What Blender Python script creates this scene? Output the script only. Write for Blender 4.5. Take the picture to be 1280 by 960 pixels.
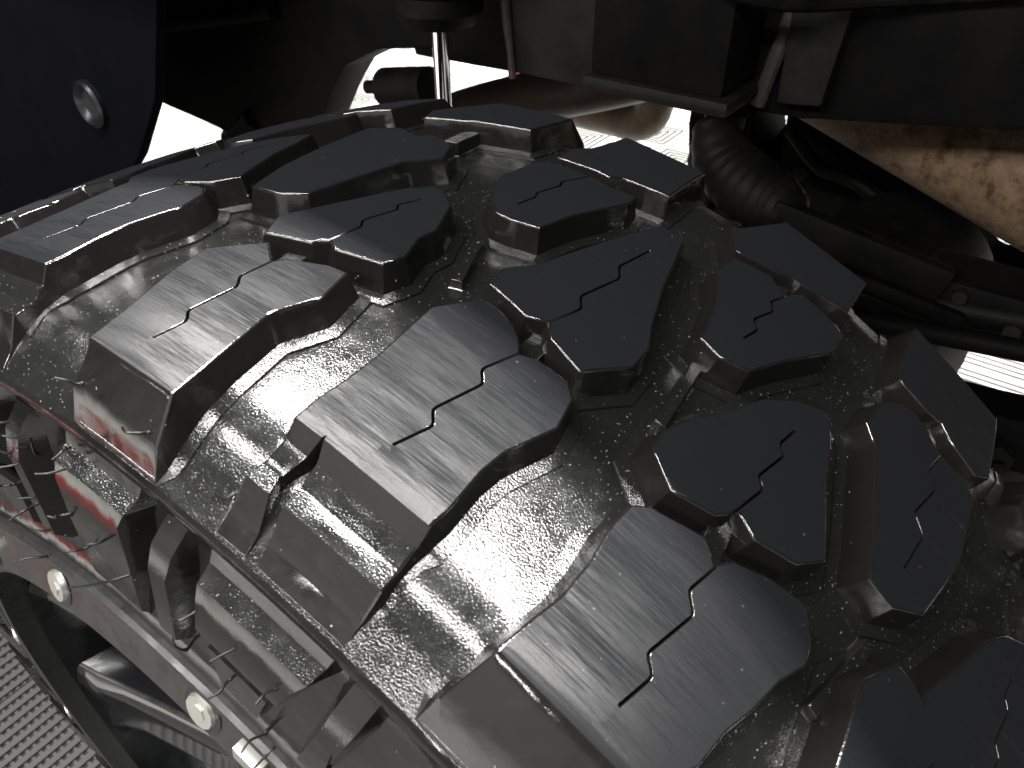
import bpy, bmesh, math, random
from mathutils import Vector, Matrix, noise
from mathutils.geometry import delaunay_2d_cdt

random.seed(7)
for o in list(bpy.data.objects):
    bpy.data.objects.remove(o, do_unlink=True)
S = bpy.context.scene
COL = S.collection

# ------------------------------------------------------------------ camera
cam_d = bpy.data.cameras.new('camera')
cam_d.sensor_width = 36.0
cam_d.lens = 26.85
cam_d.clip_start = 0.01
cam_d.clip_end = 60
cam_d.dof.use_dof = True
cam_d.dof.focus_distance = 0.37
cam_d.dof.aperture_fstop = 26
cam = bpy.data.objects.new('camera', cam_d)
COL.objects.link(cam)
_r, _u, _b = (0.58383, -0.81187, 0.00099), (0.50036, 0.36078, 0.78707), (-0.63936, -0.45902, 0.61687)
cam.matrix_world = Matrix(((_r[0], _u[0], _b[0], -0.19467), (_r[1], _u[1], _b[1], -0.24649), (_r[2], _u[2], _b[2], 1.02568), (0, 0, 0, 1)))
S.camera = cam
S.render.resolution_x, S.render.resolution_y = 1024, 768

# ------------------------------------------------------------------ world and lamps (a garage under ceiling lamps)
W = bpy.data.worlds.new('World')
S.world = W
W.use_nodes = True
W.node_tree.nodes['Background'].inputs[0].default_value = (0.75, 0.8, 0.9, 1)
W.node_tree.nodes['Background'].inputs[1].default_value = 0.02
S.view_settings.view_transform = 'Standard'
S.view_settings.look = 'None'
S.view_settings.exposure = 0.12
S.view_settings.gamma = 1.0

def lamp(name, loc, sx, sy, power, col=(1, 0.985, 0.96), tilt=(0, 0, 0)):
    d = bpy.data.lights.new(name, 'AREA')
    d.shape = 'RECTANGLE'
    d.size, d.size_y = sx, sy
    d.energy = power
    d.color = col
    o = bpy.data.objects.new(name, d)
    COL.objects.link(o)
    o.location = loc
    o.rotation_euler = tilt
    return o

lamp('ceiling_lamp', (0.66, 0.0, 3.0), 0.09, 4.2, 330)
lamp('ceiling_lamp', (-0.80, 0.45, 3.0), 0.09, 4.2, 210)
lamp('ceiling_lamp', (-3.4, 0.60, 3.0), 0.12, 4.8, 340)
lamp('ceiling_lamp', (2.9, 1.4, 2.9), 0.9, 4.6, 420)

# ------------------------------------------------------------------ materials
def mat(name, base, rough=0.5, metal=0.0, spec=0.5, coat=0.0):
    m = bpy.data.materials.new(name)
    m.use_nodes = True
    p = m.node_tree.nodes['Principled BSDF']
    p.inputs['Base Color'].default_value = (*base, 1)
    p.inputs['Roughness'].default_value = rough
    p.inputs['Metallic'].default_value = metal
    p.inputs['Specular IOR Level'].default_value = spec
    p.inputs['Coat Weight'].default_value = coat
    p.inputs['Coat Roughness'].default_value = 0.08
    return m

def nd(m, kind, **kw):
    n = m.node_tree.nodes.new(kind)
    for k, v in kw.items():
        if k in n.inputs.keys():
            n.inputs[k].default_value = v
        else:
            setattr(n, k, v)
    return n

def lk(m, a, b):
    m.node_tree.links.new(a, b)

def P(m):
    return m.node_tree.nodes['Principled BSDF']

def coords(m, kind='Object', scale=(1, 1, 1)):
    t = nd(m, 'ShaderNodeTexCoord')
    mp = nd(m, 'ShaderNodeMapping')
    mp.inputs['Scale'].default_value = scale
    lk(m, t.outputs[kind], mp.inputs[0])
    return mp.outputs[0]

def ramp(m, src, p0, c0, p1, c1):
    r = nd(m, 'ShaderNodeValToRGB')
    e = r.color_ramp.elements
    e[0].position, e[1].position = p0, p1
    e[0].color = c0 if len(c0) == 4 else (*c0, 1)
    e[1].color = c1 if len(c1) == 4 else (*c1, 1)
    lk(m, src, r.inputs[0])
    return r.outputs[0]

def bump(m, specs):
    """specs: list of (height socket, strength, distance); chained."""
    prev = None
    for h, st, di in specs:
        b = nd(m, 'ShaderNodeBump')
        b.inputs['Strength'].default_value = st
        b.inputs['Distance'].default_value = di
        lk(m, h, b.inputs['Height'])
        if prev:
            lk(m, prev, b.inputs['Normal'])
        prev = b.outputs[0]
    lk(m, prev, P(m).inputs['Normal'])

def noise_tex(m, vec, scale, detail=3, rough=0.55, dist=0.0):
    n = nd(m, 'ShaderNodeTexNoise')
    n.inputs['Scale'].default_value = scale
    n.inputs['Detail'].default_value = detail
    n.inputs['Roughness'].default_value = rough
    n.inputs['Distortion'].default_value = dist
    lk(m, vec, n.inputs['Vector'])
    return n.outputs['Fac']

def math_n(m, op, a, b):
    n = nd(m, 'ShaderNodeMath', operation=op)
    for i, v in enumerate((a, b)):
        if isinstance(v, (int, float)):
            n.inputs[i].default_value = v
        else:
            lk(m, v, n.inputs[i])
    return n.outputs[0]

# top of the tread blocks: dull and dusty, wiped in streaks round the tyre, most of all on the outer shoulder
M_TREAD = mat('tread_rubber', (0.007, 0.0075, 0.009), 0.5, spec=0.3)
v = coords(M_TREAD, 'UV', (1, 1, 1))
st = noise_tex(M_TREAD, coords(M_TREAD, 'UV', (1.0, 0.035, 1)), 1500, 5, 0.75)
big = noise_tex(M_TREAD, coords(M_TREAD, 'UV', (1.0, 0.14, 1)), 95, 2, 0.5)
sep = nd(M_TREAD, 'ShaderNodeSeparateXYZ')
lk(M_TREAD, v, sep.inputs[0])
wear = nd(M_TREAD, 'ShaderNodeMapRange')
wear.inputs['From Min'].default_value, wear.inputs['From Max'].default_value = -0.10, 0.0
wear.inputs['To Min'].default_value, wear.inputs['To Max'].default_value = 0.11, -0.10
lk(M_TREAD, sep.outputs[0], wear.inputs[0])
mixd = math_n(M_TREAD, 'ADD', math_n(M_TREAD, 'ADD', math_n(M_TREAD, 'MULTIPLY', st, 0.80), math_n(M_TREAD, 'MULTIPLY', big, 0.52)), wear.outputs[0])
lk(M_TREAD, ramp(M_TREAD, mixd, 0.58, (0.60, 0.60, 0.60), 0.80, (0.30, 0.30, 0.30)), P(M_TREAD).inputs['Roughness'])
lk(M_TREAD, ramp(M_TREAD, mixd, 0.58, (0.06, 0.08, 0.08), 0.82, (0.26, 0.26, 0.26)), P(M_TREAD).inputs['Specular IOR Level'])
grain = noise_tex(M_TREAD, v, 2200, 2, 0.6)
bump(M_TREAD, [(st, 0.10, 0.0004), (grain, 0.15, 0.0002)])
dust = ramp(M_TREAD, noise_tex(M_TREAD, v, 520, 2, 0.5), 0.72, (0.0062, 0.0065, 0.0074), 0.79, (0.06, 0.06, 0.058))
lk(M_TREAD, dust, P(M_TREAD).inputs['Base Color'])

# moulded faces, still wet with dressing
M_WET = mat('wet_rubber', (0.006, 0.0058, 0.0056), 0.2, spec=0.55)
v = coords(M_WET)
n1 = noise_tex(M_WET, v, 160, 3)
n2 = noise_tex(M_WET, v, 1500, 2)
lk(M_WET, ramp(M_WET, n1, 0.35, (0.07, 0.07, 0.07), 0.7, (0.18, 0.18, 0.18)), P(M_WET).inputs['Roughness'])
bump(M_WET, [(noise_tex(M_WET, v, 45, 2), 0.35, 0.0025), (n1, 0.14, 0.0006), (n2, 0.16, 0.0002)])
lk(M_WET, ramp(M_WET, noise_tex(M_WET, v, 420, 1, 0.5), 0.79, (0.006, 0.0058, 0.0056), 0.82, (0.22, 0.21, 0.2)), P(M_WET).inputs['Base Color'])

# grained groove floor and scoops: wet and pebbled
M_GRAIN = mat('grained_rubber', (0.006, 0.0062, 0.006), 0.2, spec=0.6)
v = coords(M_GRAIN)
n1 = noise_tex(M_GRAIN, v, 1500, 1.0, 0.5)
n2 = noise_tex(M_GRAIN, v, 120, 2)
lk(M_GRAIN, ramp(M_GRAIN, n2, 0.3, (0.13, 0.13, 0.13), 0.7, (0.21, 0.21, 0.21)), P(M_GRAIN).inputs['Roughness'])
lk(M_GRAIN, ramp(M_GRAIN, noise_tex(M_GRAIN, v, 850, 1, 0.5), 0.71, (0.0065, 0.0066, 0.0064), 0.77, (0.13, 0.125, 0.118)), P(M_GRAIN).inputs['Base Color'])  # pale specks in the colour: fine dust, also standing in for sparkle
bump(M_GRAIN, [(noise_tex(M_GRAIN, v, 70, 2), 0.2, 0.0014), (n1, 0.26, 0.0004)])

M_EDGE = mat('moulded_edge_rubber', (0.006, 0.006, 0.006), 0.11, spec=0.85)
bump(M_EDGE, [(noise_tex(M_EDGE, coords(M_EDGE), 700, 2), 0.25, 0.0003)])
M_PLUG = mat('plug_plastic', (0.004, 0.004, 0.005), 0.3, spec=0.35)
M_HAIR = mat('hair_rubber', (0.006, 0.006, 0.006), 0.35, spec=0.35)
M_RIM = mat('rim_paint', (0.035, 0.037, 0.038), 0.25, 0.9)
v = coords(M_RIM)
lk(M_RIM, ramp(M_RIM, noise_tex(M_RIM, v, 60, 4), 0.3, (0.16, 0.16, 0.16), 0.75, (0.42, 0.42, 0.42)), P(M_RIM).inputs['Roughness'])
M_LIP = mat('rim_lip_paint', (0.022, 0.022, 0.021), 0.3, 0.3)
v = coords(M_LIP)
lk(M_LIP, ramp(M_LIP, noise_tex(M_LIP, v, 90, 4), 0.3, (0.22, 0.22, 0.22), 0.75, (0.5, 0.5, 0.5)), P(M_LIP).inputs['Roughness'])
M_SPOKE = mat('gloss_black_paint', (0.008, 0.008, 0.009), 0.12, 0.0, 0.6, 0.6)
M_STEEL = mat('bright_steel', (0.45, 0.45, 0.42), 0.35, 0.8)
M_CHROME = mat('polished_rod', (0.85, 0.85, 0.85), 0.1, 1.0)

def painted(name, base, rough, scale, dirt, spec=0.3):
    m = mat(name, base, rough, spec=spec)
    v = coords(m)
    n = noise_tex(m, v, scale, 5, 0.6)
    lk(m, ramp(m, n, 0.35, base, 0.75, dirt), P(m).inputs['Base Color'])
    bump(m, [(noise_tex(m, v, scale * 6, 3), 0.15, 0.001)])
    return m

M_FRAME = painted('frame_paint', (0.003, 0.003, 0.0034), 0.6, 25, (0.008, 0.007, 0.006), 0.08)
M_PLATE = painted('bracket_paint', (0.009, 0.009, 0.009), 0.55, 30, (0.020, 0.018, 0.016), 0.15)
M_LINER = painted('liner_plastic', (0.0013, 0.0015, 0.0022), 0.8, 20, (0.0024, 0.0024, 0.003), 0.03)
M_BOOT = painted('boot_rubber', (0.003, 0.003, 0.003), 0.55, 40, (0.009, 0.008, 0.007), 0.10)
M_WELD = painted('weld_bead', (0.03, 0.028, 0.024), 0.5, 200, (0.07, 0.06, 0.05))
M_RUST = painted('rusty_steel', (0.17, 0.115, 0.07), 0.8, 130, (0.10, 0.058, 0.034))
# darker scabs of rust on the brown pipe
_n = noise_tex(M_RUST, coords(M_RUST), 38, 6, 0.72)
_mx = nd(M_RUST, 'ShaderNodeMixRGB', blend_type='MULTIPLY')
_mx.inputs[0].default_value = 1.0
lk(M_RUST, P(M_RUST).inputs['Base Color'].links[0].from_socket, _mx.inputs[1])
lk(M_RUST, ramp(M_RUST, _n, 0.50, (1, 1, 1), 0.62, (0.45, 0.36, 0.30)), _mx.inputs[2])
lk(M_RUST, _mx.outputs[0], P(M_RUST).inputs['Base Color'])
M_PIPE = painted('heat_browned_pipe', (0.03, 0.017, 0.011), 0.5, 30, (0.055, 0.032, 0.02))
M_PIPE2 = painted('tan_exhaust_pipe', (0.20, 0.155, 0.105), 0.45, 30, (0.11, 0.08, 0.05))
M_TW = mat('white_tile', (0.80, 0.79, 0.75), 0.45)
M_TG = mat('grey_tile', (0.42, 0.42, 0.40), 0.45)
M_TR = mat('red_tile', (0.33, 0.024, 0.022), 0.4)
M_TD = mat('tile_gap', (0.07, 0.07, 0.068), 0.8)
M_TK = mat('dark_grey_tile', (0.05, 0.05, 0.046), 0.5)
M_TKG = mat('dark_tile_gap', (0.022, 0.022, 0.02), 0.8)
M_BASE = mat('floor_base', (0.35, 0.35, 0.33), 0.7)

# ------------------------------------------------------------------ helpers
def mesh_obj(name, bm, mats, parent=None, sharp=32, smooth=True):
    me = bpy.data.meshes.new(name)
    bm.normal_update()
    bm.to_mesh(me)
    bm.free()
    for m in (mats if isinstance(mats, (list, tuple)) else [mats]):
        me.materials.append(m)
    if smooth:
        for p in me.polygons:
            p.use_smooth = True
        me.set_sharp_from_angle(angle=math.radians(sharp))
    o = bpy.data.objects.new(name, me)
    COL.objects.link(o)
    o.parent = parent
    return o

def empty(name, loc=(0, 0, 0)):
    o = bpy.data.objects.new(name, None)
    o.empty_display_size = 0.05
    COL.objects.link(o)
    o.location = loc
    return o

def tag(o, label=None, cat=None, group=None, kind=None):
    for k, val in (('label', label), ('category', cat), ('group', group), ('kind', kind)):
        if val:
            o[k] = val
    return o

def add_box(bm, lo, hi, bev=0.0, M=None, mi=0):
    vs = [bm.verts.new((lo[0] if i & 1 == 0 else hi[0], lo[1] if i & 2 == 0 else hi[1], lo[2] if i & 4 == 0 else hi[2])) for i in range(8)]
    fs = [bm.faces.new([vs[i] for i in f]) for f in ((0, 2, 3, 1), (4, 5, 7, 6), (0, 1, 5, 4), (2, 6, 7, 3), (0, 4, 6, 2), (1, 3, 7, 5))]
    for f in fs:
        f.material_index = mi
    if bev:
        es = list({e for f in fs for e in f.edges})
        bmesh.ops.bevel(bm, geom=es, offset=bev, segments=2, affect='EDGES', profile=0.6)
    if M is not None:
        vv = {v_ for f in bm.faces for v_ in f.verts} if bev else set(vs)
        bmesh.ops.transform(bm, matrix=M, verts=list(vv))
    return fs

def add_tube(bm, pts, radii, n=20, caps=True, mi=0):
    """swept round tube through pts"""
    pts = [Vector(p) for p in pts]
    if isinstance(radii, (int, float)):
        radii = [radii] * len(pts)
    rings = []
    prev_n = None
    for i, p in enumerate(pts):
        t = (pts[min(i + 1, len(pts) - 1)] - pts[max(i - 1, 0)]).normalized()
        a = prev_n if prev_n else (Vector((0, 0, 1)) if abs(t.z) < 0.9 else Vector((1, 0, 0)))
        a = (a - t * a.dot(t)).normalized()
        prev_n = a
        b = t.cross(a)
        rings.append([bm.verts.new(p + (a * math.cos(2 * math.pi * k / n) + b * math.sin(2 * math.pi * k / n)) * radii[i]) for k in range(n)])
    for i in range(len(rings) - 1):
        for k in range(n):
            f = bm.faces.new((rings[i][k], rings[i][(k + 1) % n], rings[i + 1][(k + 1) % n], rings[i + 1][k]))
            f.material_index = mi
    if caps:
        bm.faces.new(rings[0][::-1]).material_index = mi
        bm.faces.new(rings[-1]).material_index = mi

def add_prism(bm, poly, axis_lo, axis_hi, bev=0.0):
    """poly in (y, z), extruded along x"""
    a = [bm.verts.new((axis_lo, y, z)) for y, z in poly]
    b = [bm.verts.new((axis_hi, y, z)) for y, z in poly]
    fs = [bm.faces.new(a[::-1]), bm.faces.new(b)]
    n = len(poly)
    for i in range(n):
        fs.append(bm.faces.new((a[i], a[(i + 1) % n], b[(i + 1) % n], b[i])))
    bmesh.ops.recalc_face_normals(bm, faces=fs)
    if bev:
        bmesh.ops.bevel(bm, geom=list({e for f in fs for e in f.edges}), offset=bev, segments=2, affect='EDGES', profile=0.6)

def smooth_path(pts, n=8):
    pts = [Vector(p) for p in pts]
    out = []
    q = [pts[0] * 2 - pts[1]] + pts + [pts[-1] * 2 - pts[-2]]
    for i in range(1, len(q) - 2):
        for k in range(n):
            t = k / n
            a, b, c, d = q[i - 1], q[i], q[i + 1], q[i + 2]
            out.append(0.5 * ((2 * b) + (c - a) * t + (2 * a - 5 * b + 4 * c - d) * t * t + (3 * b - a - 3 * c + d) * t ** 3))
    out.append(pts[-1])
    return out

# ------------------------------------------------------------------ floor of interlocking ribbed tiles
bm = bmesh.new()
add_box(bm, (-30, -30, -0.05), (30, 30, -0.012))
floor = tag(mesh_obj('floor', bm, M_BASE, smooth=False), kind='structure')

def tile_mesh(mats, quarters):
    bm = bmesh.new()
    T = 0.4
    add_box(bm, (-T / 2 + .001, -T / 2 + .001, -0.011), (T / 2 - .001, T / 2 - .001, -0.005), mi=2)
    cells = [(qx * T / 4, qy * T / 4, 0 if qx * qy > 0 else 1, 0.0988, 5) for qx in (-1, 1) for qy in (-1, 1)] if quarters else [(0, 0, 0, 0.1988, 10)]
    for cx, cy, mi, h, rings in cells:
        for k in range(rings):
            o, w = h - k * 0.0199, 0.0118
            i = max(o - w, 0.0)
            for rot in range(4):
                c, s = (1, 0, -1, 0)[rot], (0, 1, 0, -1)[rot]
                q = [(-o, -o), (o, -o), (i, -i), (-i, -i)]
                q = [(cx + x * c - y * s, cy + x * s + y * c) for x, y in q]
                top = [bm.verts.new((x, y, 0.0)) for x, y in q]
                bot = [bm.verts.new((x, y, -0.005)) for x, y in q]
                bm.faces.new(top).material_index = mi
                for a, b in ((0, 1), (2, 3)):
                    bm.faces.new((bot[a], bot[b], top[b], top[a])).material_index = mi
    me = bpy.data.meshes.new('floor_tile')
    bm.to_mesh(me)
    bm.free()
    for m in mats:
        me.materials.append(m)
    return me

def rib_tile(mats):
    bm = bmesh.new()
    h = 0.199
    add_box(bm, (-h, -h, -0.011), (h, h, -0.005), mi=2)
    for k in range(24):
        y = -h + 0.0083 + k * 0.0166
        add_box(bm, (-h, y - 0.0042, -0.005), (h, y + 0.0042, 0.0), mi=0)
    for k in range(40):
        x = -h + 0.005 + k * 0.00995
        add_box(bm, (x - 0.0022, -h, -0.005), (x + 0.0022, h, -0.0032), mi=0)
    me = bpy.data.meshes.new('floor_tile')
    bm.to_mesh(me)
    bm.free()
    for m in mats:
        me.materials.append(m)
    return me

TILE = tile_mesh([M_TW, M_TG, M_TD], True)
TILE_W = tile_mesh([M_TW, M_TW, M_TD], False)
TILE_G = rib_tile([M_TK, M_TK, M_TKG])
TILE_R = tile_mesh([M_TR, M_TR, M_TD], False)
for ix in range(-6, 11):
    for iy in range(-4, 12):
        x, y = 0.12 + ix * 0.4, 0.08 + iy * 0.4
        red = (ix == 7 and iy in (3, 4)) or (ix == -3 and iy in (3, 4))
        me = TILE_R if red else (TILE if x > 1.75 and y > 0.3 else (TILE_G if x < 0.7 and x > -1.4 else TILE_W))
        o = bpy.data.objects.new('floor_tile', me)
        COL.objects.link(o)
        o.location = (x, y, 0)
        o.parent = floor

# plain wall of the garage on the near side, out of the picture but mirrored in the wet rubber
bm = bmesh.new()
add_box(bm, (-5.15, -6, 0.0), (-5.0, 6, 3.2))
tag(mesh_obj('wall', bm, mat('wall_paint', (0.32, 0.325, 0.33), 0.8), smooth=False), kind='structure')
# ------------------------------------------------------------------ the wheel: tyre geometry in (x along the axle, angle t, radius r)
PHI = math.radians(23)
R0, KC, DEP = 0.445, 0.43093, 0.0138

wheel = empty('off_road_wheel', (0, 0, 0.445))
wheel.rotation_euler = (PHI, 0, 0)
tag(wheel, 'mud terrain tyre with chunky wet tread blocks on a dark bolted rim', 'wheel')

def prof(x):
    return R0 - KC * x * x

def pl(x, pts):
    if x <= pts[0][0]:
        return pts[0][1]
    for (a, ra), (b, rb) in zip(pts, pts[1:]):
        if x <= b:
            return ra + (rb - ra) * (x - a) / (b - a)
    return pts[-1][1]

def floor_r(x):
    if x < -0.088:
        return pl(x, [(-0.1225, 0.4098), (-0.112, 0.4185), (-0.1, 0.4252), (-0.088, prof(-0.088) - DEP)])
    if x > 0.165:
        return pl(x, [(0.165, prof(0.165) - DEP), (0.186, 0.4115), (0.2015, 0.400)])
    return prof(x) - DEP

def pol(x, t, r):
    return (x, r * math.sin(t), r * math.cos(t))

OUT = {
'L2': [(-0.1109,0.364), (-0.1074,0.2699), (-0.0954,0.273), (-0.0808,0.2778), (-0.0678,0.2824), (-0.0649,0.2835), (-0.0477,0.2679), (-0.032,0.2764), (-0.033,0.2941), (-0.0396,0.3255), (-0.0447,0.3339), (-0.0366,0.3597), (-0.0527,0.3944), (-0.0701,0.3882), (-0.0928,0.3728)],
'L3': [(-0.0934,0.19), (-0.0889,0.0701), (-0.0835,0.069), (-0.0665,0.0721), (-0.0557,0.0701), (-0.0361,0.0561), (-0.0226,0.0631), (-0.0176,0.0755), (-0.0176,0.1052), (-0.0208,0.1181), (-0.0146,0.1285), (-0.0111,0.1407), (-0.008,0.1592), (-0.0083,0.1769), (-0.0251,0.1979), (-0.04,0.1941), (-0.0565,0.1903), (-0.0701,0.19), (-0.0822,0.1918)],
'L4': [(-0.1059,-0.0126), (-0.1046,-0.0575), (-0.1013,-0.0952), (-0.1018,-0.1101), (-0.1018,-0.128), (-0.0877,-0.1467), (-0.0747,-0.1508), (-0.0633,-0.1592), (-0.0494,-0.1663), (-0.038,-0.1777), (-0.0293,-0.174), (-0.0213,-0.1571), (-0.0239,-0.1278), (-0.0299,-0.0991), (-0.0367,-0.0897), (-0.0307,-0.0723), (-0.0367,-0.0301), (-0.0408,-0.0201), (-0.0508,-0.0186), (-0.0652,-0.0228), (-0.0802,-0.0225), (-0.0903,-0.0176), (-0.1014,-0.0134)],
'B1': [(-0.0308,0.3741), (-0.0253,0.3323), (-0.0218,0.329), (-0.0194,0.3208), (-0.0228,0.3082), (-0.0178,0.2654), (-0.0091,0.2599), (0.0043,0.2708), (0.0139,0.2688), (0.0326,0.2875), (0.0377,0.301), (0.0412,0.3146), (0.0331,0.3376), (0.0083,0.3599), (-0.0196,0.3874)],
'B2': [(0.0023,0.1826), (0.0007,0.1646), (-0.0018,0.1406), (0.0024,0.1234), (-0.0044,0.1091), (-0.0089,0.0756), (0.008,0.049), (0.0209,0.0502), (0.0329,0.0623), (0.0578,0.0811), (0.0796,0.0935), (0.1013,0.1062), (0.0989,0.1317), (0.0732,0.146), (0.0501,0.159), (0.0265,0.1711), (0.0129,0.1886), (0.0052,0.1833)],
'B3': [(-0.0159,-0.0074), (-0.0246,-0.035), (-0.0198,-0.0689), (-0.0142,-0.0798), (-0.0115,-0.0843), (-0.0154,-0.1038), (-0.0104,-0.1378), (-0.0004,-0.1553), (0.002,-0.1528), (0.0296,-0.127), (0.0475,-0.1163), (0.0616,-0.1024), (0.0529,-0.0734), (0.0398,-0.0508), (0.0251,-0.0367), (0.0013,-0.012), (-0.0071,-0.0048)],
'C0': [(-0.0045,0.4629), (-0.0042,0.4273), (0.0023,0.4057), (0.0122,0.4008), (0.0542,0.3879), (0.0694,0.3655), (0.0851,0.3837), (0.092,0.4226), (0.0857,0.4344), (0.0923,0.4731), (0.0843,0.505), (0.0519,0.4941), (0.0182,0.4804)],
'C1': [(0.0447,0.248), (0.045,0.2333), (0.0492,0.2081), (0.07,0.2003), (0.1038,0.1771), (0.112,0.1792), (0.1086,0.2136), (0.1095,0.2293), (0.1072,0.2774), (0.101,0.2895), (0.0735,0.2929), (0.0525,0.2699)],
'C2': [(0.0467,0.0215), (0.0446,0.0009), (0.0491,-0.0252), (0.0695,-0.0435), (0.0997,-0.0768), (0.1171,-0.0764), (0.1205,-0.0616), (0.1226,-0.0228), (0.1095,-0.0082), (0.1178,0.0139), (0.1116,0.0541), (0.1018,0.0542), (0.0946,0.0556), (0.0805,0.0383), (0.051,0.022)],
'C3': [(0.0773,-0.1406), (0.0698,-0.1564), (0.0518,-0.1679), (0.0288,-0.1854), (0.0106,-0.1975), (0.0097,-0.2225), (0.0188,-0.2485), (0.0589,-0.2699), (0.098,-0.2689), (0.1034,-0.2568), (0.1017,-0.2198), (0.1032,-0.2088), (0.1073,-0.1977), (0.1105,-0.1814), (0.107,-0.1634), (0.0969,-0.1451)],
'D2': [(0.1168,0.284), (0.1208,0.2375), (0.1202,0.2214), (0.1257,0.2121), (0.1318,0.1581), (0.1442,0.159), (0.1682,0.1657), (0.1779,0.187), (0.1711,0.2717), (0.1451,0.2759), (0.1335,0.2881)],
'D3': [(0.1199,0.058), (0.1275,0.0099), (0.1309,0.0003), (0.1331,-0.0241), (0.1402,-0.0695), (0.154,-0.0709), (0.1828,-0.0712), (0.1839,-0.0361), (0.1834,0.0334), (0.1774,0.0462), (0.1356,0.0789)],
'D4': [(0.1245,-0.1526), (0.1228,-0.1912), (0.1255,-0.2125), (0.1196,-0.2282), (0.1169,-0.2678), (0.1249,-0.2848), (0.1679,-0.2884), (0.1896,-0.2679), (0.1854,-0.2205), (0.186,-0.1821), (0.184,-0.1552), (0.1372,-0.146)],
}
SIPE = {
'L2': [(-0.0969,0.3267), (-0.0849,0.3227), (-0.0813,0.3326), (-0.0623,0.3275), (-0.0577,0.3373), (-0.0447,0.3339)],
'L3': [(-0.0788,0.1276), (-0.0649,0.1187), (-0.0602,0.1288), (-0.0405,0.1182), (-0.0357,0.1283), (-0.0205,0.1186)],
'L4': [(-0.092,-0.088), (-0.0787,-0.0953), (-0.0749,-0.0845), (-0.0549,-0.0955), (-0.0497,-0.084), (-0.0378,-0.0897)],
'B1': [(-0.019,0.3218), (-0.0052,0.3178), (-0.0013,0.3253), (0.0147,0.3156), (0.0178,0.322), (0.0286,0.3136)],
'B2': [(0.0017,0.1223), (0.0173,0.1136), (0.0234,0.1232), (0.0467,0.1131), (0.0535,0.123), (0.0766,0.1166)],
'B3': [(-0.0142,-0.0798), (0.003,-0.0891), (0.0064,-0.0805), (0.0235,-0.0889), (0.027,-0.0811), (0.0397,-0.0859)],
'C1': [(0.0568,0.2457), (0.0692,0.2427), (0.0727,0.2471), (0.0885,0.2408), (0.0925,0.2455), (0.1116,0.2331)],
'C2': [(0.0629,-0.0044), (0.0749,-0.0098), (0.0789,-0.0004), (0.0941,-0.0099), (0.0994,-0.0022), (0.1095,-0.0082)],
'C3': [(0.0274,-0.2195), (0.0497,-0.2267), (0.056,-0.2112), (0.0787,-0.2243), (0.0865,-0.2122), (0.1002,-0.2195)],
}

def ext(n, cut, a, b):
    """carry an outline from the crown down over the shoulder"""
    o = OUT[n]
    OUT[n] = o[:cut[0]] + a + o[cut[1]:] if b is None else o
ext('L2', (1, 1), [(-0.1216, 0.374), (-0.1216, 0.266)], None)
ext('L3', (1, 1), [(-0.1216, 0.197), (-0.1216, 0.066)], None)
ext('L4', (1, 4), [(-0.1216, -0.003), (-0.1216, -0.126)], None)
ext('D2', (6, 9), [(0.168, 0.162), (0.2010, 0.160), (0.2010, 0.275), (0.168, 0.2735)], None)
ext('D3', (6, 9), [(0.170, -0.0712), (0.2010, -0.073), (0.2010, 0.044), (0.1834, 0.0450)], None)
ext('D4', (7, 11), [(0.170, -0.2884), (0.2010, -0.288), (0.2010, -0.150), (0.184, -0.1500)], None)

PE = {'L2': [(-0.1216, 0.4108), (-0.1185, 0.4240), (-0.1085, prof(0.1085))],
      'L4': [(-0.1216, 0.4108), (-0.1172, 0.4225), (-0.1040, prof(0.1040))],
      'L3': [(-0.1216, 0.4108), (-0.1155, 0.4175), (-0.1095, 0.4290), (-0.1020, 0.4300), (-0.0955, 0.4345), (-0.0912, prof(0.0912))]}
PD = [(0.181, prof(0.181)), (0.196, 0.4125), (0.2015, 0.4005)]

def top_r(n):
    def f(x):
        if n in PE and x < PE[n][-1][0]:
            return pl(x, PE[n])
        if n[0] == 'D' and x > PD[0][0]:
            return pl(x, PD)
        return prof(x)
    return f

def area2(p):
    return sum(p[i][0] * p[(i + 1) % len(p)][1] - p[(i + 1) % len(p)][0] * p[i][1] for i in range(len(p)))

def offset_poly(p, d):
    out = []
    n = len(p)
    for i in range(n):
        a, b, c = Vector(p[i - 1]), Vector(p[i]), Vector(p[(i + 1) % n])
        e1, e2 = (b - a).normalized(), (c - b).normalized()
        n1, n2 = Vector((e1.y, -e1.x)), Vector((e2.y, -e2.x))
        m = (n1 + n2)
        m = m / max(m.length_squared / 2, 0.6)
        out.append(tuple(b + m * d))
    return out

def inside(pt, poly):
    c = False
    x, y = pt
    j = len(poly) - 1
    for i in range(len(poly)):
        if (poly[i][1] > y) != (poly[j][1] > y) and x < (poly[j][0] - poly[i][0]) * (y - poly[i][1]) / (poly[j][1] - poly[i][1]) + poly[i][0]:
            c = not c
        j = i
    return c

def pdist(pt, poly, closed=True):
    p = Vector(pt)
    best = 1e9
    n = len(poly)
    for i in range(n if closed else n - 1):
        a, b = Vector(poly[i]), Vector(poly[(i + 1) % n])
        d = b - a
        t = max(0, min(1, (p - a).dot(d) / max(d.length_squared, 1e-12)))
        best = min(best, (p - (a + d * t)).length)
    return best

def thick(line, h):
    l, r = [], []
    n = len(line)
    for i in range(n):
        a, b, c = Vector(line[max(i - 1, 0)]), Vector(line[i]), Vector(line[min(i + 1, n - 1)])
        e1 = (b - a).normalized() if i else (c - b).normalized()
        e2 = (c - b).normalized() if i < n - 1 else e1
        m = Vector((-e1.y - e2.y, e1.x + e2.x))
        m = m / max(m.length_squared / 2, 0.7)
        l.append(tuple(b + m * h))
        r.append(tuple(b - m * h))
    return l + r[::-1]

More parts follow.
